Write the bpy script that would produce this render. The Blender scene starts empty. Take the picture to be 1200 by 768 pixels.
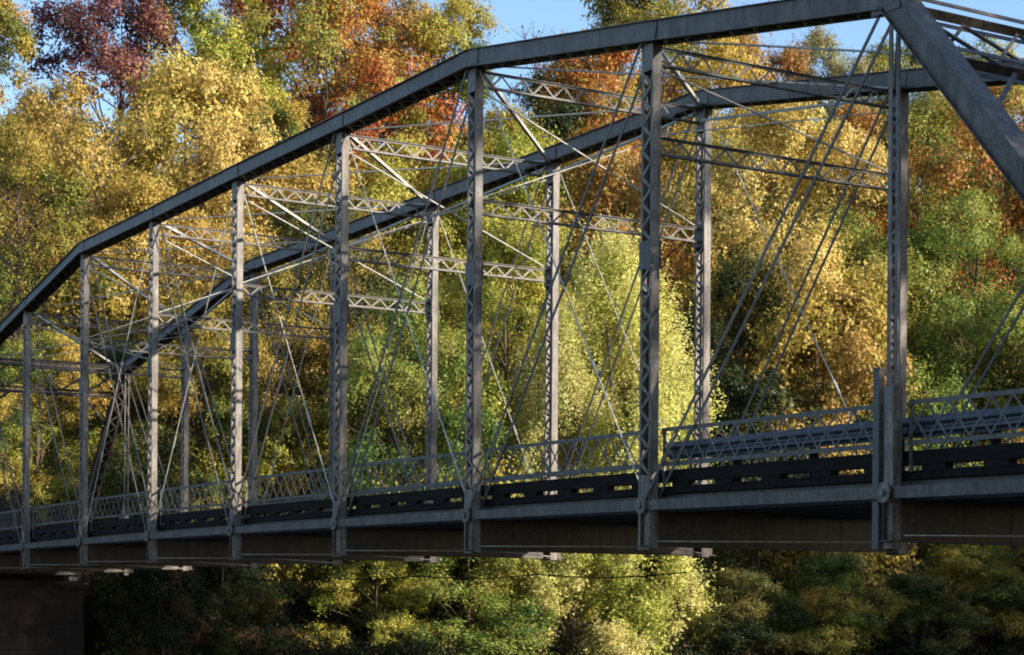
import bpy, math, random
import numpy as np
from mathutils import Vector, Matrix

random.seed(7)
SC = bpy.context.scene
COL = SC.collection

# ------------------------------------------------------------------ camera numbers
F_PX, TH, ROLL = 2210.5, 0.5399, 0.0075          # focal in photo pixels, heading, roll
CT, ST = math.cos(TH), math.sin(TH)

# ------------------------------------------------------------------ materials
def lin(h):
    h = h.lstrip('#'); o = []
    for i in (0, 2, 4):
        c = int(h[i:i+2], 16)/255.
        o.append(c/12.92 if c <= .04045 else ((c+.055)/1.055)**2.4)
    return (*o, 1.)

class NT:
    def __init__(s, name):
        s.m = bpy.data.materials.new(name); s.m.use_nodes = True
        s.t = s.m.node_tree; s.t.nodes.clear()
        s.out = s.n('ShaderNodeOutputMaterial')
    def n(s, typ, **kw):
        nd = s.t.nodes.new(typ)
        for k, v in kw.items():
            if k.startswith('i_'): nd.inputs[k[2:].replace('_', ' ')].default_value = v
            else: setattr(nd, k, v)
        return nd
    def l(s, a, b): s.t.links.new(a, b)

def ramp(nt, fac, stops):
    r = nt.n('ShaderNodeValToRGB'); e = r.color_ramp.elements
    while len(e) < len(stops): e.new(.5)
    for k, (p, c) in enumerate(stops): e[k].position = p; e[k].color = c
    nt.l(fac, r.inputs['Fac']); return r

def mat_steel(name, a, b, rust, rust_amt, rough=.55, scale=2.2, metal=.0):
    nt = NT(name); tc = nt.n('ShaderNodeTexCoord')
    n1 = nt.n('ShaderNodeTexNoise', i_Scale=scale, i_Detail=7., i_Roughness=.65); nt.l(tc.outputs['Object'], n1.inputs['Vector'])
    mp = nt.n('ShaderNodeMapping'); mp.inputs['Scale'].default_value = (7, 7, 1.1); nt.l(tc.outputs['Object'], mp.inputs['Vector'])
    n2 = nt.n('ShaderNodeTexNoise', i_Scale=1.3, i_Detail=8., i_Roughness=.7); nt.l(mp.outputs['Vector'], n2.inputs['Vector'])
    r1 = ramp(nt, n1.outputs['Fac'], [(.3, a), (.72, b)])
    r2 = ramp(nt, n2.outputs['Fac'], [(.45, (0, 0, 0, 1)), (.66, (rust_amt, rust_amt, rust_amt, 1))])
    mx0 = nt.n('ShaderNodeMixRGB'); nt.l(r2.outputs['Color'], mx0.inputs['Fac']); nt.l(r1.outputs['Color'], mx0.inputs['Color1']); mx0.inputs['Color2'].default_value = rust
    n3 = nt.n('ShaderNodeTexNoise', i_Scale=scale*9, i_Detail=5., i_Roughness=.75); nt.l(tc.outputs['Object'], n3.inputs['Vector'])
    r3 = ramp(nt, n3.outputs['Fac'], [(.34, (.42, .36, .32, 1)), (.5, (1, 1, 1, 1)), (.68, (1.35, 1.33, 1.3, 1))])
    mx = nt.n('ShaderNodeMixRGB', blend_type='MULTIPLY', i_Fac=.8); nt.l(mx0.outputs['Color'], mx.inputs['Color1']); nt.l(r3.outputs['Color'], mx.inputs['Color2'])
    p = nt.n('ShaderNodeBsdfPrincipled', i_Roughness=rough, i_Metallic=metal)
    nt.l(mx.outputs['Color'], p.inputs['Base Color'])
    bp = nt.n('ShaderNodeBump', i_Strength=.25, i_Distance=.01); nt.l(n2.outputs['Fac'], bp.inputs['Height']); nt.l(bp.outputs['Normal'], p.inputs['Normal'])
    nt.l(p.outputs[0], nt.out.inputs['Surface']); return nt.m

def mat_leaf(name, cols, trans=.38):
    nt = NT(name)
    at = nt.n('ShaderNodeAttribute', attribute_name='tint')
    oi = nt.n('ShaderNodeObjectInfo')
    r = ramp(nt, at.outputs['Fac'], [(.12 + .76*k/(len(cols)-1), lin(c)) for k, c in enumerate(cols)])
    hs = nt.n('ShaderNodeHueSaturation', i_Saturation=1.0)
    mr = nt.n('ShaderNodeMapRange'); mr.inputs['To Min'].default_value = .85; mr.inputs['To Max'].default_value = 1.15
    nt.l(oi.outputs['Random'], mr.inputs['Value']); nt.l(mr.outputs[0], hs.inputs['Value'])
    nt.l(r.outputs['Color'], hs.inputs['Color'])
    d = nt.n('ShaderNodeBsdfDiffuse'); t = nt.n('ShaderNodeBsdfTranslucent'); g = nt.n('ShaderNodeBsdfGlossy', i_Roughness=.45)
    g.inputs['Color'].default_value = (1, 1, 1, 1)
    nt.l(hs.outputs['Color'], d.inputs['Color']); nt.l(hs.outputs['Color'], t.inputs['Color'])
    m1 = nt.n('ShaderNodeMixShader', i_Fac=trans); nt.l(d.outputs[0], m1.inputs[1]); nt.l(t.outputs[0], m1.inputs[2])
    m2 = nt.n('ShaderNodeMixShader', i_Fac=.012); nt.l(m1.outputs[0], m2.inputs[1]); nt.l(g.outputs[0], m2.inputs[2])
    nt.l(m2.outputs[0], nt.out.inputs['Surface']); return nt.m

def mat_noise(name, cols, scale, rough=.9, bump=.4, dist=.05, stretch=(1, 1, 1)):
    nt = NT(name); tc = nt.n('ShaderNodeTexCoord'); mp = nt.n('ShaderNodeMapping'); mp.inputs['Scale'].default_value = stretch
    nt.l(tc.outputs['Object'], mp.inputs['Vector'])
    n1 = nt.n('ShaderNodeTexNoise', i_Scale=scale, i_Detail=9., i_Roughness=.7); nt.l(mp.outputs['Vector'], n1.inputs['Vector'])
    r = ramp(nt, n1.outputs['Fac'], [(.3 + .4*k/(len(cols)-1), lin(c)) for k, c in enumerate(cols)])
    p = nt.n('ShaderNodeBsdfPrincipled', i_Roughness=rough); nt.l(r.outputs['Color'], p.inputs['Base Color']); p.inputs['Specular IOR Level'].default_value = .15
    bp = nt.n('ShaderNodeBump', i_Strength=bump, i_Distance=dist); nt.l(n1.outputs['Fac'], bp.inputs['Height']); nt.l(bp.outputs['Normal'], p.inputs['Normal'])
    nt.l(p.outputs[0], nt.out.inputs['Surface']); return nt.m

def mat_water():
    nt = NT('river_water'); tc = nt.n('ShaderNodeTexCoord')
    n1 = nt.n('ShaderNodeTexNoise', i_Scale=.9, i_Detail=4.); nt.l(tc.outputs['Object'], n1.inputs['Vector'])
    p = nt.n('ShaderNodeBsdfPrincipled', i_Roughness=.06); p.inputs['Base Color'].default_value = (.02, .022, .014, 1)
    bp = nt.n('ShaderNodeBump', i_Strength=.15, i_Distance=.1); nt.l(n1.outputs['Fac'], bp.inputs['Height']); nt.l(bp.outputs['Normal'], p.inputs['Normal'])
    nt.l(p.outputs[0], nt.out.inputs['Surface']); return nt.m

def mat_masonry():
    nt = NT('brown_masonry'); tc = nt.n('ShaderNodeTexCoord')
    sx = nt.n('ShaderNodeSeparateXYZ'); nt.l(tc.outputs['Object'], sx.inputs[0])
    ad = nt.n('ShaderNodeMath', operation='ADD'); nt.l(sx.outputs['X'], ad.inputs[0]); nt.l(sx.outputs['Y'], ad.inputs[1])
    cx = nt.n('ShaderNodeCombineXYZ'); nt.l(ad.outputs[0], cx.inputs['X']); nt.l(sx.outputs['Z'], cx.inputs['Y'])
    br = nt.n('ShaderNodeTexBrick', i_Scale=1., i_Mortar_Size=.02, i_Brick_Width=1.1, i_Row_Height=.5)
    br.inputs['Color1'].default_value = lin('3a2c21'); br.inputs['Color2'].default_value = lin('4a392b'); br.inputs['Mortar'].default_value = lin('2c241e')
    nt.l(cx.outputs[0], br.inputs['Vector'])
    n1 = nt.n('ShaderNodeTexNoise', i_Scale=1.6, i_Detail=8., i_Roughness=.7); nt.l(tc.outputs['Object'], n1.inputs['Vector'])
    r = ramp(nt, n1.outputs['Fac'], [(.3, (.45, .45, .45, 1)), (.7, (1.1, 1.05, 1., 1))])
    mx = nt.n('ShaderNodeMixRGB', blend_type='MULTIPLY', i_Fac=1.); nt.l(br.outputs['Color'], mx.inputs['Color1']); nt.l(r.outputs['Color'], mx.inputs['Color2'])
    p = nt.n('ShaderNodeBsdfPrincipled', i_Roughness=.9); nt.l(mx.outputs['Color'], p.inputs['Base Color'])
    bp = nt.n('ShaderNodeBump', i_Strength=.5, i_Distance=.05); nt.l(n1.outputs['Fac'], bp.inputs['Height']); nt.l(bp.outputs['Normal'], p.inputs['Normal'])
    nt.l(p.outputs[0], nt.out.inputs['Surface']); return nt.m

STEEL = mat_steel('weathered_bridge_paint', lin('5d544b'), lin('928677'), lin('46301f'), .95)
CHORD = mat_steel('chord_bridge_paint', lin('433c35'), lin('6e655a'), lin('3d291b'), .95)
STRUTM = mat_steel('strut_bridge_paint', lin('544d45'), lin('7a7166'), lin('3b2a1f'), .85)
ROD = mat_steel('pale_rod_paint', lin('a8a296'), lin('c9c3b4'), lin('7d6650'), .5, scale=3.)
BARM = mat_steel('eyebar_paint', lin('4a443e'), lin('6d655c'), lin('5d4938'), .7, scale=3.)
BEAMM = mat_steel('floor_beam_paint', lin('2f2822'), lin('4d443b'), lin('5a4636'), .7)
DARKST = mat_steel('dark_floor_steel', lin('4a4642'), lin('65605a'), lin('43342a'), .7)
RAILST = mat_steel('railing_paint', lin('4b4741'), lin('6d675d'), lin('45352a'), .7, scale=4.)
GUARD = mat_steel('galvanised_guard_rail', lin('4c5058'), lin('60646c'), lin('3f3a36'), .4, rough=.5, metal=.3)
TIMBER = mat_noise('creosoted_timber', ['120f0c', '1d1814', '2a231d'], 1.6, .85, .4, .02, (9, 1, 9))
MASON = mat_masonry()
BARK = mat_noise('tree_bark', ['3a3029', '57493c', '776858'], 2.2, .9, .6, .05, (3, 3, .6))
WATER = mat_water()
SOIL = mat_noise('leaf_litter_soil', ['17130d', '241d13', '33271a', '4a3420', '23220f'], .9, .95, .6, .12)
ROADM = mat_noise('asphalt', ['383838', '464646', '505050'], 3., .9, .2, .01)

PAL = {
 'gold':   mat_leaf('gold_leaves',   ['5f6428', '897c32', 'ac9342', 'c0a650', 'c8ad60', 'b28e4c']),
 'palegold': mat_leaf('pale_gold_leaves', ['746c2e', '9a8a3e', 'b8a24e', 'cab460', 'd0ba70', 'bc9e5a']),
 'lemon':  mat_leaf('lemon_leaves',  ['99a046', 'b6b456', 'ccc868', 'dcd67e', 'e4dc92', 'd6c67e'], .45),
 'olive':  mat_leaf('olive_leaves',  ['46562a', '68722e', '8a8a38', 'a69c42', 'b8a44c', 'a8843e']),
 'yellowgreen': mat_leaf('yellow_green_leaves', ['626e2a', '838a36', 'a1a040', 'bab04e', 'c9bd5c', 'b3a048']),
 'green':  mat_leaf('green_leaves',  ['415a2a', '587234', '74883c', '8c9844', 'a3a450', '9d9446']),
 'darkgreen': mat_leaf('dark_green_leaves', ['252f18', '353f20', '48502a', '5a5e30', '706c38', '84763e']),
 'rust':   mat_leaf('rust_leaves',   ['8c6a3c', 'ac7e44', 'c08c4a', 'c89a56', 'b89c52', '968c46']),
 'redorange': mat_leaf('red_orange_leaves', ['94502e', 'b46636', 'c27a40', 'c68e46', 'b09648', '888a42']),
 'purple': mat_leaf('maroon_leaves', ['46303a', '5e3c48', '7a4c4c', '94604e', 'a47052', '705050']),
 'dun':    mat_leaf('dun_leaves',    ['665c44', '83764c', '988656', 'a89560', '999868', '80835a']),
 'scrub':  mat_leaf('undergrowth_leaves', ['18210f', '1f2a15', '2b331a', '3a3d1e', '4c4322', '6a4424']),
}

# ------------------------------------------------------------------ object helpers
def setp(o, **kw):
    for k, v in kw.items():
        if v is not None: o[k] = v
    return o

def empty(name, loc, label, cat, group=None):
    o = bpy.data.objects.new(name, None); COL.objects.link(o); o.location = loc
    o.empty_display_size = .5
    return setp(o, label=label, category=cat, group=group)

class MB:
    """collects solid shapes; build() links them as ONE mesh object"""
    def __init__(s): s.v = []; s.f = []
    def quadbox(s, c8):
        b = len(s.v); s.v += [tuple(p) for p in c8]
        for q in ((0, 3, 2, 1), (4, 5, 6, 7), (0, 1, 5, 4), (1, 2, 6, 5), (2, 3, 7, 6), (3, 0, 4, 7)):
            s.f.append(tuple(b+i for i in q))
        return s
    def box(s, x0, x1, y0, y1, z0, z1):
        return s.quadbox([(x0, y0, z0), (x1, y0, z0), (x1, y1, z0), (x0, y1, z0), (x0, y0, z1), (x1, y0, z1), (x1, y1, z1), (x0, y1, z1)])
    def bar(s, p0, p1, w, h, up=(0, 0, 1), o=(0, 0)):
        p0 = Vector(p0); p1 = Vector(p1); d = (p1-p0).normalized(); u = Vector(up)
        sd = d.cross(u)
        if sd.length < 1e-4: sd = d.cross(Vector((1, 0, 0)))
        sd.normalize(); u = sd.cross(d).normalized()
        off = sd*o[0] + u*o[1]; a = sd*(w/2); b = u*(h/2)
        c = []
        for p in (p0+off, p1+off): c += [p-a-b, p+a-b, p+a+b, p-a+b]
        return s.quadbox(c)
    def tube(s, pts, radii, n=6, cap=True):
        pts = [Vector(p) for p in pts]; base = len(s.v)
        for i, p in enumerate(pts):
            d = (pts[min(i+1, len(pts)-1)]-pts[max(i-1, 0)]).normalized()
            a = d.cross(Vector((.31, .95, .02)))
            if a.length < 1e-3: a = d.cross(Vector((1, 0, 0)))
            a.normalize(); b = d.cross(a)
            for k in range(n):
                t = 2*math.pi*k/n; s.v.append(tuple(p + (a*math.cos(t)+b*math.sin(t))*radii[i]))
        for i in range(len(pts)-1):
            for k in range(n):
                k2 = (k+1) % n
                s.f.append((base+i*n+k, base+i*n+k2, base+(i+1)*n+k2, base+(i+1)*n+k))
        if cap:
            s.f.append(tuple(base+k for k in range(n))[::-1]); s.f.append(tuple(base+(len(pts)-1)*n+k for k in range(n)))
        return s
    def rod(s, p0, p1, r): return s.tube([p0, p1], [r, r], 6)
    def zigzag(s, a0, a1, b0, b1, pitch, w, t, up, start=0, double=False):
        """flat lacing bars between line a0-a1 and line b0-b1"""
        a0, a1, b0, b1 = map(Vector, (a0, a1, b0, b1)); L = (a1-a0).length; n = max(2, int(round(L/pitch)))
        for k in range(n):
            for ph in ((0, 1) if double else (0,)):
                q = (k+start+ph) % 2
                A = (a0.lerp(a1, k/n) if q == 0 else b0.lerp(b1, k/n)); B = (b0.lerp(b1, (k+1)/n) if q == 0 else a0.lerp(a1, (k+1)/n))
                off = Vector(up)*(t*(1.15 if ph else 0.) + (.002 if k % 2 else 0.))
                s.bar(A+off, B+off, w, t, up)
        return s
    def build(s, name, mat, parent=None, loc=(0, 0, 0), smooth=False):
        me = bpy.data.meshes.new(name); me.from_pydata(s.v, [], s.f); me.materials.append(mat)
        if smooth: me.polygons.foreach_set('use_smooth', [True]*len(me.polygons))
        o = bpy.data.objects.new(name, me); COL.objects.link(o); o.location = loc
        if parent: o.parent = parent
        return o

# ------------------------------------------------------------------ the bridge
P, D, W = 6.0, 18.386, 5.568
YL0 = 20.214 - P                                    # first panel point (right of the frame)
def yj(i): return YL0 + P*i
def camber(i): return .17*(1-((i-5)/5.)**2)
HT = {1: 8.53, 2: 9.56, 3: 10.56, 4: 10.55, 5: 10.57, 6: 10.55, 7: 10.56, 8: 9.56, 9: 8.53}
def zb(i): return 1.466 + camber(i)
XN, XF = D, D+W
XI = {0: XN, 1: XF}
ORG = Vector((XN, YL0, 0))
bridge = empty('truss_bridge', ORG, 'long grey steel truss bridge with laced posts, humped top chords and lattice railings', 'bridge')
def part(mb, name, mat, parent=None, **kw):
    """bridge part: geometry in world metres, moved into the bridge's frame"""
    mb.v = [(x-ORG.x, y-ORG.y, z-ORG.z) for x, y, z in mb.v]
    return setp(mb.build(name, mat, parent or bridge, **kw))

def U(i, t): return Vector((XI[t], yj(i), HT[i]))
def L(i, t): return Vector((XI[t], yj(i), zb(i)))

# top chords and end posts: two webs, cover plate, laced underside
CW, CH = .34, .33
def chord_seg(mb, lace, a, b):
    d = (b-a).normalized(); sd = Vector((1, 0, 0)); up = sd.cross(d)
    if up.z < 0: up = -up
    for s in (-1, 1):
        o = sd*s*(CW/2-.012)
        mb.bar(a+o, b+o, .016, CH, up)
        mb.bar(a+o+sd*s*.03-up*(CH/2-.006), b+o+sd*s*.03-up*(CH/2-.006), .08, .012, up)
    mb.bar(a+up*(CH/2+.009), b+up*(CH/2+.009), CW+.1, .014, up)
    p, q = a-up*(CH/2+.008), b-up*(CH/2+.008); e = sd*(CW/2-.02)
    lace.zigzag(p-e, q-e, p+e, q+e, .3, .06, .01, up)
    n = int((b-a).length/.15)
    for k in range(1, n):                          # rivet rows on the cover plate edge
        pass
for t in (0, 1):
    mb, lc = MB(), MB()
    for i in range(1, 9): chord_seg(mb, lc, U(i, t), U(i+1, t))
    for i in range(2, 9):                          # splice plates
        c = U(i, t); d = (U(i+1, t)-U(i-1, t)).normalized()*.38
        up = Vector((1, 0, 0)).cross(d.normalized())
        for s in (-1, 1): mb.bar(c-d+Vector((s*(CW/2+.004), 0, 0)), c+d+Vector((s*(CW/2+.004), 0, 0)), .014, CH*.88, up)
    ch = part(mb, 'top_chord', CHORD); part(lc, 'lacing', CHORD, ch); fix = ch
    for a, b in ((1, 0), (9, 10)):
        mb, lc = MB(), MB(); chord_seg(mb, lc, U(a, t), L(b, t)+Vector((0, 0, .1)))
        for s in (-1, 1):                          # gusset at the hip
            c = U(a, t); o = Vector((s*(CW/2+.006), 0, 0))
            mb.bar(c+o+Vector((0, -.3, .0)), c+o+Vector((0, .3, .0)), .016, .42)
        e = part(mb, 'end_post', CHORD); part(lc, 'lacing', CHORD, e)

# bottom chords: pairs of eyebars, with a pin head at each panel point
for t in (0, 1):
    mb = MB()
    for i in range(10):
        for s in (-1, 1):
            o = Vector((s*(.085+.02*(i % 2)), 0, 0)); mb.bar(L(i, t)+o, L(i+1, t)+o, .035, .17)
    bc = part(mb, 'bottom_chord', CHORD)
    for i in range(11):
        c = L(i, t); pn = MB().tube([c+Vector((-.21, 0, 0)), c+Vector((.21, 0, 0))], [.055, .055], 10)
        for s in (-1, 1): pn.tube([c+Vector((s*.135, 0, 0)), c+Vector((s*.17, 0, 0))], [.15, .15], 12)
        part(pn, 'pin', STEEL, bc)

# vertical posts: two channels with lacing on the faces along the bridge
PA, PX = .33, .165
def post(i, t):
    c = L(i, t); x, y = c.x, c.y; z0, z1 = .74+camber(i), HT[i]-CH/2-.03
    mb = MB()
    for s in (-1, 1):
        yy = y+s*(PA/2-.006)
        mb.box(x-PX/2+.013, x+PX/2-.013, yy-.006, yy+.006, z0, z1)
        for e in (-1, 1):
            xx = x+e*(PX/2-.006); ya, yb = (yy-.045, yy+.006) if s > 0 else (yy-.006, yy+.045)
            mb.box(xx-.006, xx+.006, ya, yb, z0, z1)
    zs = .5*(zb(i)+HT[i]) + .55*(1 if t == 0 else 0) - .0
    for e in (-1, 1):                              # solid plates: foot and head
        xx = x+e*(PX/2+.006)
        mb.box(xx-.005, xx+.005, y-PA/2+.002, y+PA/2-.002, z0-.02, zb(i)-.1)
        mb.box(xx-.005, xx+.005, y-PA/2+.002, y+PA/2-.002, zb(i)+.12, zb(i)+.5)
        mb.box(xx-.005, xx+.005, y-PA/2+.002, y+PA/2-.002, z1-.45, z1)
    p = part(mb, 'vertical_post', STEEL)
    for e in (-1, 1):
        xx = x+e*(PX/2+.006); za, zc = zb(i)+.52, z1-.47; lc = MB()
        lc.zigzag((xx, y-PA/2+.03, za), (xx, y-PA/2+.03, zc), (xx, y+PA/2-.03, za), (xx, y+PA/2-.03, zc), .22, .055, .009, (1, 0, 0), start=(e > 0))
        part(lc, 'lacing', STEEL, p)
    zg = 7.8-.12 if t == 1 else zb(i)+.53*(HT[i]-zb(i))
    g = MB()
    for e in (-1, 1):
        xx = x+e*(PX/2+.017); g.box(xx-.006, xx+.006, y-PA/2-.012, y+PA/2+.012, zg-.24, zg+.24)
    part(g, 'splice_plate', CHORD, p)
for t in (0, 1):
    for i in range(2, 9): post(i, t)
    for i in (1, 9):                               # hip verticals: two slender bars above a built-up foot
        c = L(i, t); mb = MB(); z1 = HT[i]
        for e in (-1, 1): mb.bar((c.x+e*.07, c.y, 2.6), (c.x+e*.07, c.y, z1), .022, .07, (0, 1, 0))
        hv = part(mb, 'hip_vertical', STEEL)
        ft = MB()
        for s in (-1, 1): ft.box(c.x-.07, c.x+.07, c.y-.02+s*.075-.012, c.y-.02+s*.075+.012, .72, 3.05)
        for e in (-1, 1): ft.box(c.x+e*.077-.006, c.x+e*.077+.006, c.y-.02-.095, c.y-.02+.095, .73, 3.04)
        part(ft, 'foot', STEEL, hv)
        st = MB().box(c.x-.05, c.x+.05, c.y+.22, c.y+.35, .73, 3.3)
        st.box(c.x-.06, c.x+.06, c.y+.21, c.y+.36, 3.3, 3.33)
        part(st, 'railing_post', DARKST, hv)

# diagonals: paired eyebars, and single counter rods
for t in (0, 1):
    for a, b in ((1, 2), (2, 3), (3, 4), (4, 5), (9, 8), (8, 7), (7, 6), (6, 5)):
        for s in (-1, 1):
            o = Vector((s*.135, 0, 0)); part(MB().bar(U(a, t)+o, L(b, t)+o, .02, .052, (0, 0, 1)), 'diagonal_bar', BARM)
    for a, b in ((5, 4), (4, 3), (5, 6), (6, 7), (3, 2)):
        mb = MB().rod(U(a, t), L(b, t), .0135)
        m = U(a, t).lerp(L(b, t), .72); d = (L(b, t)-U(a, t)).normalized()*.16
        mb.tube([m-d, m+d], [.028, .028], 6)         # turnbuckle
        part(mb, 'counter_rod', ROD)

# sway frames: laced top strut, laced lower strut, crossed rods
def strut(y, z, dep, name, x0=XN+.11, x1=XF-.11):
    mb = MB()
    for zz in (z+dep/2, z-dep/2):
        s = 1 if zz > z else -1
        mb.box(x0, x1, y-.045, y-.004, zz-.006, zz+.006); mb.box(x0, x1, y+.004, y+.045, zz-.006, zz+.006)
        for e in (-1, 1): mb.box(x0, x1, y+e*.0075-.0035, y+e*.0075+.0035, min(zz-s*.007, zz-s*.045), max(zz-s*.007, zz-s*.045))
    p = part(mb, name, STRUTM)
    lc = MB(); A = z+dep/2-.04; B = z-dep/2+.04
    lc.zigzag((x0, y, A), (x1, y, A), (x0, y, B), (x1, y, B), .24, .036, .007, (0, 1, 0))
    part(lc, 'lacing', STEEL, p)
for i in range(2, 9):
    y = yj(i); zt = HT[i]-.36
    strut(y, zt, .32, 'top_strut'); strut(y, 7.68, .30, 'lower_strut')
    for (xa, za, xb, zb_) in ((XN+.12, zt-.2, XF-.12, 7.86), (XN+.12, 7.86, XF-.12, zt-.2)):
        dy = .03 if xa < xb and za > zb_ else -.03
        part(MB().rod((xa, y+dy, za), (xb, y+dy, zb_), .02 if za > zb_ else .012), 'sway_rod', ROD)
# top laterals
for i in range(1, 9):
    for a, b in ((0, 1), (1, 0)):
        p0 = U(i, a)+Vector((.18 if a == 0 else -.18, .1, -.13)); p1 = U(i+1, b)+Vector((.18 if b == 0 else -.18, -.1, -.13))
        dz = Vector((0, 0, .02 if a else -.02))
        part(MB().bar(p0+dz, p1+dz, .075 if a == 0 else .03, .075 if a == 0 else .03), 'lateral_rod', ROD)
# slim ties under the far top chord
for i in range(2, 8):
    part(MB().bar(U(i, 1)+Vector((-.1, .1, -.26)), U(i+1, 1)+Vector((-.1, -.1, -.46)), .05, .05), 'chord_tie', ROD)

# portals in the plane of the end posts
for a, b in ((1, 0), (9, 10)):
    e0, e1 = U(a, 0), L(b, 0); d = (e1-e0).normalized(); nrm = Vector((1, 0, 0)).cross(d).normalized()
    X0, X1 = XN+.17, XF-.17
    def pt(x, s): q = e0+d*s; return Vector((x, q.y, q.z))
    mb = MB()
    for s, h in ((.12, .2), (1.3, .2)):
        for e in (-1, 1): mb.bar(pt(X0, s)+nrm*e*.16, pt(X1, s)+nrm*e*.14, .1, .014, nrm)
        mb.bar(pt(X0, s+.044), pt(X1, s+.044), .012, .15, nrm)
    pf = part(mb, 'portal_frame', CHORD)
    lc = MB(); lc.zigzag(pt(X0, .22), pt(X1, .22), pt(X0, 1.2), pt(X1, 1.2), 1.04, .055, .045, nrm, double=True); part(lc, 'lattice', CHORD, pf)
    for xa, xb in ((X0, X0+1.25), (X1, X1-1.25)):
        part(MB().bar(pt(xa, 2.65), pt(xb, 1.4), .07, .07, nrm), 'knee_brace', CHORD, pf)

# floor system
for i in range(11):
    y, z0 = yj(i), .77+camber(i); z1 = z0+.58
    mb = MB(); x0, x1 = XN-.16, XF+.3
    ylo = y-.13
    mb.box(x0, x1, y-.008, y+.008, z0+.02, z1-.02); mb.box(x0, x1, y-.14, y+.14, z0, z0+.02); mb.box(x0, x1, y-.14, y+.14, z1-.02, z1)
    for x in np.arange(XN+.5, XF, .95): mb.box(x-.05, x+.05, y-.015, y-.009, z0+.021, z1-.021)
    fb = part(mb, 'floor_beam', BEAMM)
    if i < 10:
        for k in range(2):                          # bottom laterals
            a = (XN+.1, y+.15, z0+.05) if k == 0 else (XF-.1, y+.15, z0+.09); zz = .77+camber(i+1)
            b = (XF-.1, y+P-.15, zz+.05) if k == 0 else (XN+.1, y+P-.15, zz+.09)
            part(MB().bar(a, b, .04, .014), 'bottom_lateral', ROD)
def zdk(i): return 1.66+camber(i)                   # deck underside
XD0, XD1 = XN+.2, XF-.2
for x in np.linspace(XD0+.15, XD1-.15, 7):
    mb = MB()
    for i in range(10): mb.bar((x, yj(i), zdk(i)-.155), (x, yj(i+1), zdk(i+1)-.155), .12, .29)
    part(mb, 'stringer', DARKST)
mb = MB()
for i in range(10):
    nb = 30
    for k in range(nb):
        f0, f1 = k/nb, (k+1)/nb; z0 = zdk(i)+(zdk(i+1)-zdk(i))*(f0+f1)/2
        mb.box(XD0+random.uniform(-.006, .006), XD1+random.uniform(-.006, .006), yj(i)+P*f0+.004, yj(i)+P*f1-.004, z0, z0+.09)
part(mb, 'plank_deck', TIMBER)
for xc in (XD0+.1, XD1-.1):
    mb = MB()
    for i in range(10):
        a, b = Vector((xc, yj(i)+.004, zdk(i)+.305)), Vector((xc, yj(i+1)-.004, zdk(i+1)+.305)); mb.bar(a, b, .18, .2)
        a, b = Vector((xc, yj(i)+.004, zdk(i)+.11)), Vector((xc, yj(i+1)-.004, zdk(i+1)+.11)); mb.bar(a, b, .2, .03)
    cb = part(mb, 'timber_curb', TIMBER)
    for i in range(10):
        for k in range(5):
            f = (k+.5)/5; y = yj(i)+P*f; z = zdk(i)+(zdk(i+1)-zdk(i))*f
            part(MB().box(xc-.08, xc+.08, y-.23, y+.23, z+.127, z+.204), 'curb_block', TIMBER, cb)

# lattice railings along both trusses, one panel per bay
def railing(x, i):
    y0, y1 = yj(i)+.16, yj(i+1)-.16; k0, k1 = camber(i), camber(i+1); mb = MB()
    for z in (2.74, 2.17):
        a, b = Vector((x, y0, z+k0)), Vector((x, y1, z+k1))
        mb.bar(a, b, .012, .065); mb.bar(a+Vector((.03, 0, .03)), b+Vector((.03, 0, .03)), .05, .01)
    for q in (0, 2):                               # short posts
        f = (q)/2.; y = y0+(y1-y0)*f+(.03 if q == 0 else -.03 if q == 2 else 0); k = k0+(k1-k0)*f
        mb.box(x+.012, x+.052, y-.02, y+.02, zdk(i)+.1+k-k0, 2.77+k)
    r = part(mb, 'railing', RAILST)
    part(MB().box(x-.03, x+.07, y0-.05, y0+.07, 2.8+k0, 2.83+k0), 'bracket', ROD, r)
    lc = MB(); lc.zigzag((x-.012, y0, 2.71+k0), (x-.012, y1, 2.71+k1), (x-.012, y0, 2.2+k0), (x-.012, y1, 2.2+k1), .4, .032, .006, (-1, 0, 0), double=True)
    part(lc, 'lattice', RAILST, r)
for i in range(10):
    railing(XN+.16, i); railing(XF-.16, i)
# corrugated guard rail bolted behind the near railing, from the second post to the right-hand end
prof = [(-.155, 0), (-.12, -.01), (-.085, -.075), (-.05, -.075), (-.012, -.008), (.012, -.008), (.05, -.075), (.085, -.075), (.12, -.01), (.155, 0)]
mb = MB(); ys = [YL0+.2, yj(1), yj(2)-.12]; zs = [2.44, 2.47, 2.5]
for y, z in zip(ys, zs):
    for (dz, dx) in prof: mb.v.append((XN+.36+dx, y, z+dz))
    for (dz, dx) in reversed(prof): mb.v.append((XN+.363+dx, y, z+dz))
n = 2*len(prof)
for k in range(2):
    for j in range(n): mb.f.append((k*n+j, k*n+(j+1) % n, (k+1)*n+(j+1) % n, (k+1)*n+j))
mb.f.append(tuple(range(n))); mb.f.append(tuple(range(2*n, 3*n))[::-1])
gr = part(mb, 'guard_rail', GUARD)
for y in np.arange(YL0+.6, yj(2)-.2, 1.9): part(MB().box(XN+.37, XN+.47, y-.05, y+.05, 1.77, 2.62), 'post', TIMBER, gr)
# cable slung below the far side
part(MB().tube([(XF-.35, yj(3)+k*(yj(10)-yj(3))/28, .56-.1*math.sin(math.pi*((k/4.) % 1))) for k in range(29)], [.016]*29, 5), 'cable', TIMBER)

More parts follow.
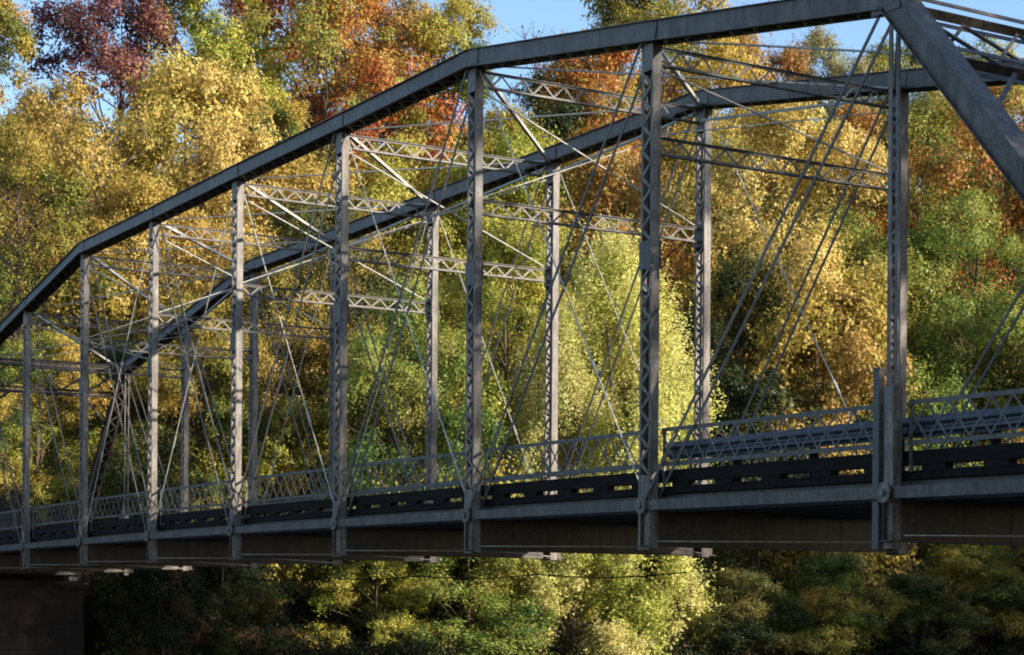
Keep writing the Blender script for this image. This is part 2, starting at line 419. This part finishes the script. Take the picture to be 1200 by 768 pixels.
# ------------------------------------------------------------------ ground, river, piers, road
def smooth(a, b, x): t = np.clip((x-a)/(b-a), 0, 1); return t*t*(3-2*t)
def wob(X, Y): return (np.sin(X*.13+1.7)*np.cos(Y*.11+.4)+.6*np.sin(X*.31+Y*.23)+.35*np.sin(X*.71-Y*.57+2.))
def ground(X, Y):
    X = np.asarray(X, float); Y = np.asarray(Y, float)
    ys = Y + 1.6*np.sin(X*.06+.8) + 24*smooth(62, 105, X)                    # the far bank wanders
    z = -5.2 + 2.6*smooth(60, 69, ys) + 2.4*smooth(70, 79, ys) + 1.6*smooth(78, 86, ys)
    z = z + 26*smooth(84, 190, ys)
    z = z + 3.6*(1-smooth(4, 13, Y)) + .9*(1-smooth(-40, 4, Y))
    z = z + .28*wob(X, Y)*(smooth(63, 80, ys)+(1-smooth(2, 10, Y)))
    z = z - 2.4*np.exp(-((X-19)/9.)**2)*smooth(58, 64, Y)*(1-smooth(74.5, 78, Y))
    road = (1-smooth(3.2, 10, np.abs(X-(XN+W/2))))*(smooth(76, 79, Y)*(1-smooth(120, 170, Y))+(1-smooth(9, 13, Y)))
    return z*(1-road) + 1.62*road
def gz(x, y): return float(ground(x, y))
def axis(*segs):
    o = []
    for a, b, st in segs: o += list(np.arange(a, b, st))
    return np.array(o+[segs[-1][1]])
gx = axis((-2500, -300, 200), (-300, -60, 12), (-60, 170, 2.2), (170, 400, 12), (400, 2500, 200)); gy = axis((-2500, -150, 200), (-150, -20, 10), (-20, 55, 3), (55, 110, 1.8), (110, 200, 5), (200, 400, 25), (400, 3000, 220))
GX, GY = np.meshgrid(gx, gy); GZ = ground(GX, GY); nx, ny = len(gx), len(gy)
me = bpy.data.meshes.new('ground'); idx = np.arange(nx*ny).reshape(ny, nx)
me.from_pydata(np.stack([GX, GY, GZ], -1).reshape(-1, 3).tolist(), [], np.stack([idx[:-1, :-1], idx[:-1, 1:], idx[1:, 1:], idx[1:, :-1]], -1).reshape(-1, 4).tolist())
me.materials.append(SOIL); me.polygons.foreach_set('use_smooth', [True]*len(me.polygons))
g = bpy.data.objects.new('ground', me); COL.objects.link(g); g['kind'] = 'structure'
mb = MB(); mb.v = [(-2000, 4, -4.1), (2000, 4, -4.1), (2000, 72, -4.1), (-2000, 72, -4.1)]; mb.f = [(0, 1, 2, 3)]
mb.build('river', WATER)['kind'] = 'structure'
mb = MB()
for y0, y1 in ((yj(10)+.3, 120), (-30, YL0-.3)): mb.box(XN+.3, XF-.3, y0, y1, 1.6, 1.75)
mb.build('road', ROADM)['kind'] = 'structure'
def pier(y0, y1, label):
    o = empty('stone_pier', (XN+W/2, (y0+y1)/2, -5.2), label, 'pier', None)
    c = MB(); c.box(-3.5, 3.1, -(y1-y0)/2-.1, (y1-y0)/2+.1, 5.2+.22, 5.2+.52); c.build('cap', MASON, o)
    b = MB(); x0, x1, h = -3.3, 2.9, (y1-y0)/2
    b.quadbox([(x0-.1, -h-.08, 0), (x1+.1, -h-.08, 0), (x1+.1, h+.08, 0), (x0-.1, h+.08, 0), (x0, -h, 5.42), (x1, -h, 5.42), (x1, h, 5.42), (x0, h, 5.42)]); b.build('shaft', MASON, o)
    for dx in (-W/2, W/2): MB().box(dx-.25, dx+.25, -.3, .3, 5.72, 5.97).build('bearing', DARKST, o)
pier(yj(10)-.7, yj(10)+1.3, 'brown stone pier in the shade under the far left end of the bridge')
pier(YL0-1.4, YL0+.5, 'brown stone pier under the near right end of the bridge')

# ------------------------------------------------------------------ trees
def leaf_mesh(name, C, N, S, tint, mat, aspect=.62, rng=None):
    n = len(C); rng = rng or np.random.default_rng(1)
    N = N/np.linalg.norm(N, axis=1, keepdims=True)
    R = rng.normal(size=(n, 3)); T = np.cross(N, R); T /= np.linalg.norm(T, axis=1, keepdims=True); B = np.cross(N, T)
    a = (S/2)[:, None]; b = a*aspect; fold = N*(a*rng.uniform(-.35, .35, (n, 1)))
    V = np.empty((n, 4, 3)); V[:, 0] = C-T*a+fold; V[:, 1] = C-B*b-T*a*.1; V[:, 2] = C+T*a+fold; V[:, 3] = C+B*b+T*a*.1
    me = bpy.data.meshes.new(name); me.vertices.add(n*4); me.loops.add(n*4); me.polygons.add(n)
    me.vertices.foreach_set('co', V.reshape(-1).astype(np.float32))
    me.loops.foreach_set('vertex_index', np.arange(n*4, dtype=np.int32))
    me.polygons.foreach_set('loop_start', np.arange(0, n*4, 4, dtype=np.int32))
    at = me.attributes.new('tint', 'FLOAT', 'POINT'); at.data.foreach_set('value', np.repeat(tint, 4).astype(np.float32))
    me.update(calc_edges=True); me.materials.append(mat); return me

def crown(seed, H, R, base, nc, nl, ls, mode='round', rcs=(.15, .27), nlobe=9):
    rng = np.random.default_rng(seed); C = []; N = []; S = []; T = []; cl = []
    p1, p2, p3 = rng.uniform(0, 6.28, 3)
    def prof(u):
        if mode == 'plume': return (1-max(0, u-.3)/.7)**.6*(.8+.2*min(1, u/.25))
        if mode == 'bush': return math.sqrt(max(.03, 1-u*u))
        return max(.15, math.sin(math.pi*(.1+.86*u**.85)))**.6
    lobes = []                                       # the boughs: rounded masses with gaps between them
    for j in range(nlobe):
        u = (j+.5)/nlobe*.94+rng.uniform(-.05, .05); a = j*2.4+p1+rng.uniform(-.5, .5); pr = prof(min(.98, max(.02, u)))
        lr = R*rng.uniform(.34, .54)*(.65+.35*pr); rr = max(0, R*pr*rng.uniform(.75, 1.15)-lr*.75)
        z = H*(base+(1-base)*u); z = min(z, H-lr*.75); lobes.append((np.array([math.cos(a)*rr, math.sin(a)*rr, z]), lr, np.clip(.5+.25*rng.normal(), .08, .92)))
    for k in range(nc):
        lc, lr, lt = lobes[k % nlobe]; rc = R*rng.uniform(*rcs)
        d = rng.normal(size=3); d[2] = d[2]*.9+.35; d[:2] += .5*lc[:2]/(np.linalg.norm(lc[:2])+1.); d /= np.linalg.norm(d)
        c = lc+d*np.array([1, 1, .85])*lr*rng.uniform(.45, 1.05)*(np.array([.8, .8, 1.5]) if mode == 'plume' else 1)
        c[2] = min(max(c[2], rc*.4), H-rc*.6); cl.append(c); u = c[2]/H
        m = max(3, int(nl*(rc/(R*.21))**2*rng.uniform(.55, 1.3))); d = rng.normal(size=(m, 3)); d[:, 2] += .25
        d[:, :2] += .4*c[:2]/(np.linalg.norm(c[:2])+.5); d /= np.linalg.norm(d, axis=1, keepdims=True)
        rad = rc*rng.uniform(.2, 1.25, (m, 1))**.8
        sc = np.array([.6, .6, 1.75]) if mode == 'plume' else np.array([1, 1, .72])
        pos = c+d*rad*sc+rng.normal(size=(m, 3))*.12
        C.append(pos); N.append(d+.5*(c-lc)/lr+rng.normal(size=(m, 3))*.36+np.array([0, 0, .25])); S.append(ls*rng.uniform(.5, 1.6, m))
        T.append(np.clip(lt+.17*rng.normal()+rng.normal(size=m)*.11, 0, 1))
        for q in range(5 if nl > 50 else 0):           # twigs reaching out of the clump
            td = d[int(rng.integers(m))]+rng.normal(size=3)*.35+np.array([0, 0, .1]); td /= np.linalg.norm(td); m2 = int(rng.integers(14, 30)); tt = rng.uniform(.1, 1, (m2, 1))
            ln = rc*rng.uniform(1.1, 2.1); C.append(c+td*ln*tt+np.array([0, 0, -.18])*ln*tt*tt+rng.normal(size=(m2, 3))*.1); N.append(rng.normal(size=(m2, 3))*.5+td*.6+np.array([0, 0, .4])); S.append(ls*rng.uniform(.5, 1.6, m2)); T.append(np.clip(lt+.1*rng.normal()+rng.normal(size=m2)*.17, 0, 1))
        if mode == 'plume' and u > .3:                # upright shoots
            for q in range(3):
                t0 = c+np.array([rng.normal()*rc*.6, rng.normal()*rc*.6, rc]); hh = rng.uniform(.5, 1.6); m2 = 26
                tt = rng.uniform(0, 1, (m2, 1)); pos = t0+np.array([0, 0, 1])*hh*tt+rng.normal(size=(m2, 3))*.13*(1.15-tt)
                C.append(pos); N.append(rng.normal(size=(m2, 3))+np.array([0, 0, .3])); S.append(ls*rng.uniform(.6, 1.2, m2)); T.append(np.clip(.62+rng.normal(size=m2)*.2, 0, 1))
    return (np.concatenate(C), np.concatenate(N), np.concatenate(S), np.concatenate(T), cl, rng)

def limbs(cl, H, R, base, rng, tr, nl=34, split=1):
    mb = MB(); top = H*.86; tops = []
    for s in range(split):
        ph = rng.uniform(0, 6.28); lean = .0 if split == 1 else .16*R
        pts = []; rad = []
        for k in range(9):
            t = k/8.; pts.append((math.sin(t*3+ph)*.25*t*R*.25+math.cos(ph)*lean*t*2, math.cos(t*2.3+ph)*.25*t*R*.25+math.sin(ph)*lean*t*2, -.4+top*t))
            rad.append(tr*(1.35 if k == 0 else 1)*(1-.86*t)+.015)
        mb.tube(pts, rad, 8); tops.append((pts, rad))
    sel = list(rng.permutation(len(cl)))[:nl]
    for j in sel:
        c = Vector(cl[j]); pts, rad = tops[int(rng.integers(len(tops)))]
        h0 = max(base*H*.75, c.z-(.35+.5*rng.uniform())*math.hypot(c.x, c.y)-.6); h0 = min(h0, top*.97); kk = max(0, min(7.99, (h0+.4)/top*8)); i = int(kk); f = kk-i
        a = Vector(pts[i]).lerp(Vector(pts[i+1]), f); r0 = (rad[i]*(1-f)+rad[i+1]*f)*.5
        m = a.lerp(c, .5)+Vector((rng.normal()*.2, rng.normal()*.2, .05*(c-a).length))
        mb.tube([a, m, c], [r0, r0*.6+.008, .014], 5)
        for q in range(3):
            e = c+Vector((rng.normal(), rng.normal(), abs(rng.normal())*.8))*R*.13; mb.tube([m.lerp(c, .6), e], [.022, .008], 4)
    return mb

KIND = {}
def kind(name, seeds, H, R, base, nc, nl, ls, tr, **kw):
    sp = kw.pop('split', 1); nlimb = kw.pop('nlimb', 34); L_ = []
    for sd in seeds:
        C, N, S, T, cl, rng = crown(sd, H, R, base, nc, nl, ls, **kw)
        me = leaf_mesh(name+'_crown', C, N, S, T, PAL['gold'], rng=rng) if nl else None
        lm = limbs(cl, H, R, base, rng, tr, nlimb, sp)
        tm = bpy.data.meshes.new(name+'_trunk'); tm.from_pydata(lm.v, [], lm.f); tm.materials.append(BARK)
        L_.append((me, tm))
    KIND[name] = (L_, H, R)
kind('broad', (11, 12, 13, 14, 15), 18., 5.6, .2, 280, 500, .135, .26, nlobe=13, rcs=(.08, .19), nlimb=60)
kind('tall', (21, 22, 23, 24), 24., 5.6, .36, 290, 500, .14, .28, nlobe=14, rcs=(.08, .19), nlimb=60)
kind('slim', (25, 26, 27), 27., 4.3, .34, 270, 450, .135, .26, nlobe=15, rcs=(.09, .2), nlimb=60)
kind('sparse', (31, 32), 23., 5.4, .35, 280, 400, .14, .22, rcs=(.07, .16), nlimb=120, nlobe=13)
kind('plume', (41, 42), 17., 4.6, .02, 300, 400, .115, .16, mode='plume', rcs=(.09, .19), split=4, nlobe=17)
kind('thicket', (51, 52, 53), 9., 4.2, .03, 200, 360, .13, .1, mode='bush', rcs=(.08, .19), split=3, nlobe=13)
kind('twigs', (61,), 22., 4.2, .35, 90, 10, .16, .2, rcs=(.08, .15), nlimb=90)

def zc_of(x, Y): return Y/(CT-(x-600)/F_PX*ST)
TREES = []
def tree(kd, x, ytop, Y, wpx, pal, name, label, cat='tree', group=None, var=None, rot=None):
    """x, ytop, wpx: where the crown shows in the 1200 px photo; Y: how far along the bank it stands"""
    zc = zc_of(x, Y); u = (x-600)/F_PX*zc; X = u*CT+zc*ST
    base = gz(X, Y); h = (700+ROLL*(x-600)-ytop)/F_PX*zc-base; w = wpx/F_PX*zc
    L_, H, R = KIND[kd]; k = len(TREES)
    me, tm = L_[(k if var is None else var) % len(L_)]
    o = empty(name, (X, Y, base), label, cat, group)
    s = max(w*1.22/(2*R*1.05), (h/H)/1.22); o.scale = (s, s, h/H); o.rotation_euler.z = rot if rot is not None else (k*2.4) % 6.28
    t = bpy.data.objects.new('trunk', tm); COL.objects.link(t); t.parent = o
    if me:
        c = bpy.data.objects.new('crown', me); COL.objects.link(c); c.parent = o
        c.material_slots[0].link = 'OBJECT'; c.material_slots[0].material = PAL[pal]
    TREES.append(o); return o

# --- front of the far bank
tree('plume', 730, 298, 70.5, 245, 'lemon', 'yellow_tree', 'bright lemon-yellow tree with upright shoots, standing at the water behind the middle of the bridge', var=0, rot=4.2)
tree('plume', 652, 370, 70.5, 175, 'lemon', 'yellow_tree', 'shorter pale yellow tree on the left flank of the bright lemon-yellow tree', var=1, rot=2.2)
tree('thicket', 672, 590, 69.5, 165, 'lemon', 'yellow_shrub', 'yellow-green shrub under the deck at the foot of the bright lemon-yellow tree', 'shrub', var=0)
tree('thicket', 545, 615, 70.5, 190, 'green', 'green_shrub', 'green shrub showing under the deck left of the bright yellow shrub', 'shrub', var=1)
tree('thicket', 440, 640, 71.5, 120, 'yellowgreen', 'green_shrub', 'small yellow-green shrub below the deck at the edge of the dark bank', 'shrub', var=2)
tree('broad', 475, 325, 72.0, 180, 'green', 'green_tree', 'dense green tree behind the railing between the fourth and fifth posts from the left', var=0)
tree('thicket', 540, 420, 74.0, 150, 'yellowgreen', 'green_tree', 'low yellow-green tree between the dense green tree and the pale yellow one', var=1)
tree('broad', 592, 262, 79.0, 150, 'yellowgreen', 'yellow_green_tree', 'yellow-green tree rising behind the low yellow-green tree left of the lemon-yellow tree')
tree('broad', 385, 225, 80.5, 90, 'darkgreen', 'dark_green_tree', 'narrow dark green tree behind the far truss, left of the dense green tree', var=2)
tree('broad', 322, 292, 78.5, 150, 'gold', 'golden_tree', 'golden tree left of the narrow dark green tree, behind the fifth post', var=3)
tree('broad', 240, 345, 77.0, 140, 'olive', 'olive_tree', 'olive and gold tree low behind the railing at left, right of the shady scrub')
tree('thicket', 330, 470, 75.5, 150, 'olive', 'olive_shrub', 'olive shrub behind the railing below the golden tree', 'shrub')
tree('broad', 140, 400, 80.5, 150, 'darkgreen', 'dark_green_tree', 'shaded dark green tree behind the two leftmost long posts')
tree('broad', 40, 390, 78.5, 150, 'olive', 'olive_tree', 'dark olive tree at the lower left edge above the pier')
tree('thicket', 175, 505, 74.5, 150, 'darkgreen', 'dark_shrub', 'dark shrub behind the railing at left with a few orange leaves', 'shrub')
tree('broad', 912, 118, 85.0, 165, 'palegold', 'golden_tree', 'tall tan-gold tree between the two rightmost posts, behind the steep pair of diagonal bars', var=1)
tree('thicket', 950, 330, 79.0, 150, 'gold', 'golden_tree', 'low drooping golden tree in front of the tall tan-gold tree')
tree('broad', 866, 300, 83.0, 130, 'darkgreen', 'dark_green_tree', 'dark green tree in the gap right of the lemon-yellow tree')
tree('thicket', 880, 430, 77.0, 120, 'darkgreen', 'dark_shrub', 'dark shrub right of the lemon-yellow tree above the railing', 'shrub')
tree('broad', 1135, 228, 81.0, 170, 'green', 'green_tree', 'large fresh green tree right of the rightmost post')
tree('broad', 1015, 235, 86.0, 135, 'green', 'green_tree', 'fresh green tree left of the rightmost post, beside the tan-gold tree')
tree('thicket', 1180, 400, 77.5, 150, 'gold', 'golden_shrub', 'golden shrub at the right edge above the railing', 'shrub')
tree('thicket', 1060, 420, 77.0, 130, 'green', 'green_shrub', 'green shrub behind the rightmost post just above the railing', 'shrub')
tree('thicket', 1140, 640, 71.5, 160, 'olive', 'olive_shrub', 'olive shrub with orange leaves at the bottom right corner under the deck', 'shrub')
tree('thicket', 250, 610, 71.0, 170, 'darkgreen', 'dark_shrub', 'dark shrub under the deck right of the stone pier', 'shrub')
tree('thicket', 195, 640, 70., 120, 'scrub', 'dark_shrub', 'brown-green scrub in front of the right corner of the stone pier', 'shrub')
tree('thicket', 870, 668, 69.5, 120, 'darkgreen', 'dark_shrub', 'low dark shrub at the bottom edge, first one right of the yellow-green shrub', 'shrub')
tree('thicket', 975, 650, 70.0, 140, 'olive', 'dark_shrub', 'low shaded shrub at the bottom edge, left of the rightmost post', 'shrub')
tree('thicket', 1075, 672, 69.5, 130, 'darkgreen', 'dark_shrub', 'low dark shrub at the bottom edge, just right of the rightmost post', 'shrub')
# --- middle of the slope
tree('broad', 85, 95, 92., 225, 'gold', 'golden_tree', 'broad golden tree filling the left side above the top chord')
tree('broad', 215, 72, 97., 175, 'palegold', 'golden_tree', 'pale golden tree right of the broad golden tree at left', var=2)
tree('broad', 165, 215, 88., 190, 'gold', 'golden_tree', 'golden tree lower down in front of the broad golden tree, crossed by the top chord')
tree('sparse', 18, 150, 87., 110, 'olive', 'olive_tree', 'thin olive tree with sky showing through at the left edge')
tree('broad', 355, 190, 95., 165, 'gold', 'golden_tree', 'golden tree under the top chord behind the fourth sway frame')
tree('broad', 475, 160, 99., 190, 'yellowgreen', 'yellow_green_tree', 'yellow-green tree behind the laced struts left of centre')
tree('broad', 610, 130, 97., 150, 'yellowgreen', 'yellow_green_tree', 'yellow-green tree under the top chord right of the fourth post')
tree('tall', 650, 85, 108., 90, 'darkgreen', 'dark_green_tree', 'dark bluish green tree showing between the two top chords near the middle')
tree('broad', 722, 165, 93., 115, 'rust', 'rusty_tree', 'dark rusty tree directly above the lemon-yellow tree')
tree('broad', 812, 160, 97., 125, 'olive', 'olive_tree', 'olive tree behind the top of the long post right of the lemon-yellow tree')
tree('broad', 1175, 95, 88., 190, 'redorange', 'red_tree', 'red-orange tree at the right edge under the sloping end post')
tree('broad', 1090, 95, 102., 150, 'olive', 'olive_tree', 'olive tree between the rightmost post and the sloping end post')
tree('broad', 1010, 130, 108., 110, 'redorange', 'red_tree', 'orange tree left of the rightmost post under the far top chord')
# --- crest of the slope
tree('slim', -8, -40, 101., 75, 'gold', 'golden_tree', 'golden tree cut by the top left corner of the picture')
tree('sparse', 128, -45, 109., 260, 'purple', 'maroon_tree', 'thin maroon tree against the sky at the upper left')
tree('slim', 255, -55, 106., 125, 'yellowgreen', 'yellow_green_tree', 'tall yellow-green tree right of the maroon tree')
tree('tall', 368, -85, 108.5, 250, 'redorange', 'rusty_tree', 'tall rust-orange tree left of the gap of sky, right of the yellow-green one')
tree('slim', 312, 95, 104., 130, 'olive', 'olive_tree', 'olive tree in front of the tall rust-orange tree')
tree('tall', 435, -20, 113., 120, 'rust', 'orange_tree', 'orange tree between the tall rust-orange tree and the top chord')
tree('slim', 522, -6, 108., 118, 'yellowgreen', 'yellow_green_tree', 'tall yellow-green tree against blue sky left of the sky gap at top centre')
tree('twigs', 632, 8, 122., 75, 'dun', 'bare_tree', 'nearly bare grey tree standing in the sky gap at top centre')
tree('tall', 758, -60, 110., 200, 'gold', 'golden_tree', 'golden tree above the top chord right of the sky gap')
tree('tall', 700, 50, 106., 130, 'redorange', 'red_tree', 'red-orange tree behind the longest laced strut near the middle')
tree('tall', 860, 18, 114., 160, 'rust', 'rusty_tree', 'rust-coloured tree between the two top chords right of the long post')
tree('tall', 965, 42, 119., 130, 'dun', 'dun_tree', 'dun tree below the sky at upper right, left of the hip of the bridge')
tree('tall', 1060, 35, 117., 120, 'olive', 'olive_tree', 'olive tree behind the hip where the end post meets the top chord')
tree('tall', 1150, 42, 121., 150, 'yellowgreen', 'yellow_green_tree', 'yellow-green tree behind the portal at upper right')
# --- off the right of the frame: the wood goes on, with unseen trees added for shade
for k, (x, yt, Y, w, pl) in enumerate(((1285, 300, 73, 150, 'darkgreen'), (1330, 545, 66, 170, 'olive'), (1440, 520, 62, 220, 'gold'), (1290, 150, 84, 190, 'olive'), (1390, 60, 90, 220, 'gold'), (1330, 430, 74, 170, 'darkgreen'), (1500, 180, 80, 240, 'rust'), (1640, 60, 82, 280, 'olive'), (1480, 400, 73, 190, 'green'))):
    tree('broad', x, yt, Y, w, pl, 'added_bank_tree', 'unseen tree added for shade farther along the far bank, right of the view', group='added shade trees beyond the right edge of the view')

# --- unseen wood added on the near bank, right of and behind the view: it shades the near end of the bridge and the foot of the far bank
for k, (X, Y, h, w, pl) in enumerate(((29, 2, 20, 9, 'olive'), (38, 4, 29, 10, 'green'), (56, 5, 31, 12, 'olive'), (65, 1, 43, 15, 'yellowgreen'), (74, 6, 41, 13, 'rust'), (80, 1, 33, 12, 'olive'),
                                     (106, 5, 37, 13, 'gold'), (113, 1, 40, 14, 'green'), (121, 6, 38, 13, 'olive'), (131, 2, 41, 14, 'rust'),
                                     (-4, -22, 20, 14, 'olive'), (8, -26, 22, 15, 'green'), (20, -20, 20, 14, 'gold'), (32, -14, 20, 14, 'olive'), (42, -10, 19, 13, 'yellowgreen'), (50, -6, 20, 13, 'olive'), (30, -30, 24, 16, 'green'), (44, -24, 23, 15, 'rust'))):  # behind the camera: added to block low sky from the deck underside
    L_, H, R = KIND['tall' if X == 38 else 'broad']; me, tm = L_[k % 4]; o = empty('added_bank_tree', (X, Y, gz(X, Y)), 'unseen tree added on the near bank, outside the view, for its shade', 'tree', 'added shade trees on the near bank outside the view')
    o.scale = (w/(2*R), w/(2*R), h/H); o.rotation_euler.z = k*1.9
    for nm, m in (('trunk', tm), ('crown', me)):
        c = bpy.data.objects.new(nm, m); COL.objects.link(c); c.parent = o
    c.material_slots[0].link = 'OBJECT'; c.material_slots[0].material = PAL[pl]

# far wood closing the view, and the undergrowth nobody could count
rng = np.random.default_rng(99); CC, NN, SS, TT = [], [], [], []
C0, N0, S0, T0, _, _ = crown(77, 17., 5.6, .05, 90, 45, .5, rcs=(.17, .28))
for k in range(46):
    x = -260+k*40+rng.uniform(-18, 18); Y = rng.uniform(128, 160); zc = zc_of(x, Y); X = (x-600)/F_PX*zc*CT+zc*ST
    a = rng.uniform(0, 6.28); s = rng.uniform(.85, 1.25); R_ = np.array([[math.cos(a), -math.sin(a), 0], [math.sin(a), math.cos(a), 0], [0, 0, 1]])
    CC.append(C0@R_.T*s+np.array([X, Y, gz(X, Y)-.5])); NN.append(N0@R_.T); SS.append(S0*s); TT.append(np.clip(T0+rng.normal()*.2, 0, 1))
o = bpy.data.objects.new('distant_wood', leaf_mesh('distant_wood', *map(np.concatenate, (CC, NN, SS, TT)), PAL['olive'])); COL.objects.link(o)
setp(o, kind='stuff', label='distant olive wood closing the gaps between the trees up the slope', category='wood')
CC, NN, SS, TT = [], [], [], []
for k in range(1300):
    x = rng.uniform(-60, 1260); Y = 67.5+24*rng.uniform()**1.3; zc = zc_of(x, Y); X = (x-600)/F_PX*zc*CT+zc*ST
    if abs(X-XN-W/2) < 4.2 and Y > 71: continue
    rc = rng.uniform(.35, 1.5); m = int(110*rc); d = rng.normal(size=(m, 3)); d[:, 2] = abs(d[:, 2]); d /= np.linalg.norm(d, axis=1, keepdims=True)
    CC.append(np.array([X, Y, gz(X, Y)-.1])+d*rc*rng.uniform(.5, 1.1, (m, 1))*np.array([1, 1, .9])); NN.append(d+rng.normal(size=(m, 3))*.6)
    SS.append(.15*rng.uniform(.5, 1.5, m)); TT.append(np.clip(.42+.22*rng.normal()+.2*rng.normal(size=m), 0, 1))
o = bpy.data.objects.new('undergrowth', leaf_mesh('undergrowth', *map(np.concatenate, (CC, NN, SS, TT)), PAL['scrub'])); COL.objects.link(o)
setp(o, kind='stuff', label='dark tangled undergrowth and leaf litter along the far bank', category='undergrowth')

# ------------------------------------------------------------------ light, sky, camera
SUN_AZ, SUN_EL = math.radians(144), math.radians(20.5)   # azimuth clockwise from +Y
w = bpy.data.worlds.new('World'); SC.world = w; w.use_nodes = True
nt = w.node_tree; bg = nt.nodes['Background']; sky = nt.nodes.new('ShaderNodeTexSky'); sky.sky_type = 'NISHITA'
sky.sun_disc = False; sky.sun_elevation = SUN_EL; sky.sun_rotation = SUN_AZ; sky.altitude = 200; sky.air_density = 1.; sky.dust_density = .3; sky.ozone_density = 2.5
nt.links.new(sky.outputs[0], bg.inputs['Color']); bg.inputs['Strength'].default_value = .14
sl = bpy.data.lights.new('sun', 'SUN'); sl.energy = 4.6; sl.angle = math.radians(.53); sl.color = (1., .93, .82)
so = bpy.data.objects.new('sun', sl); COL.objects.link(so)
sd = Vector((math.sin(SUN_AZ)*math.cos(SUN_EL), math.cos(SUN_AZ)*math.cos(SUN_EL), math.sin(SUN_EL)))
so.rotation_euler = sd.to_track_quat('Z', 'Y').to_euler(); so.location = (60, 0, 60)

cam = bpy.data.cameras.new('camera'); co = bpy.data.objects.new('camera', cam); COL.objects.link(co); SC.camera = co
cam.sensor_width = 36.; cam.lens = F_PX/1200*36.; cam.shift_y = (700.4-384)/1200.; cam.clip_start = .1; cam.clip_end = 6000
co.matrix_world = Matrix.Rotation(-TH, 4, 'Z') @ Matrix.Rotation(math.pi/2, 4, 'X') @ Matrix.Rotation(ROLL, 4, 'Z')

SC.view_settings.view_transform = 'Standard'; SC.view_settings.look = 'None'; SC.view_settings.gamma = 1.; SC.view_settings.exposure = 1.05
SC.view_settings.use_curve_mapping = False
SC.cycles.max_bounces = 6; SC.cycles.diffuse_bounces = 3; SC.cycles.transmission_bounces = 3; SC.cycles.glossy_bounces = 2
SC.cycles.filter_width = 1.9
SC.render.resolution_x, SC.render.resolution_y = 1024, 655
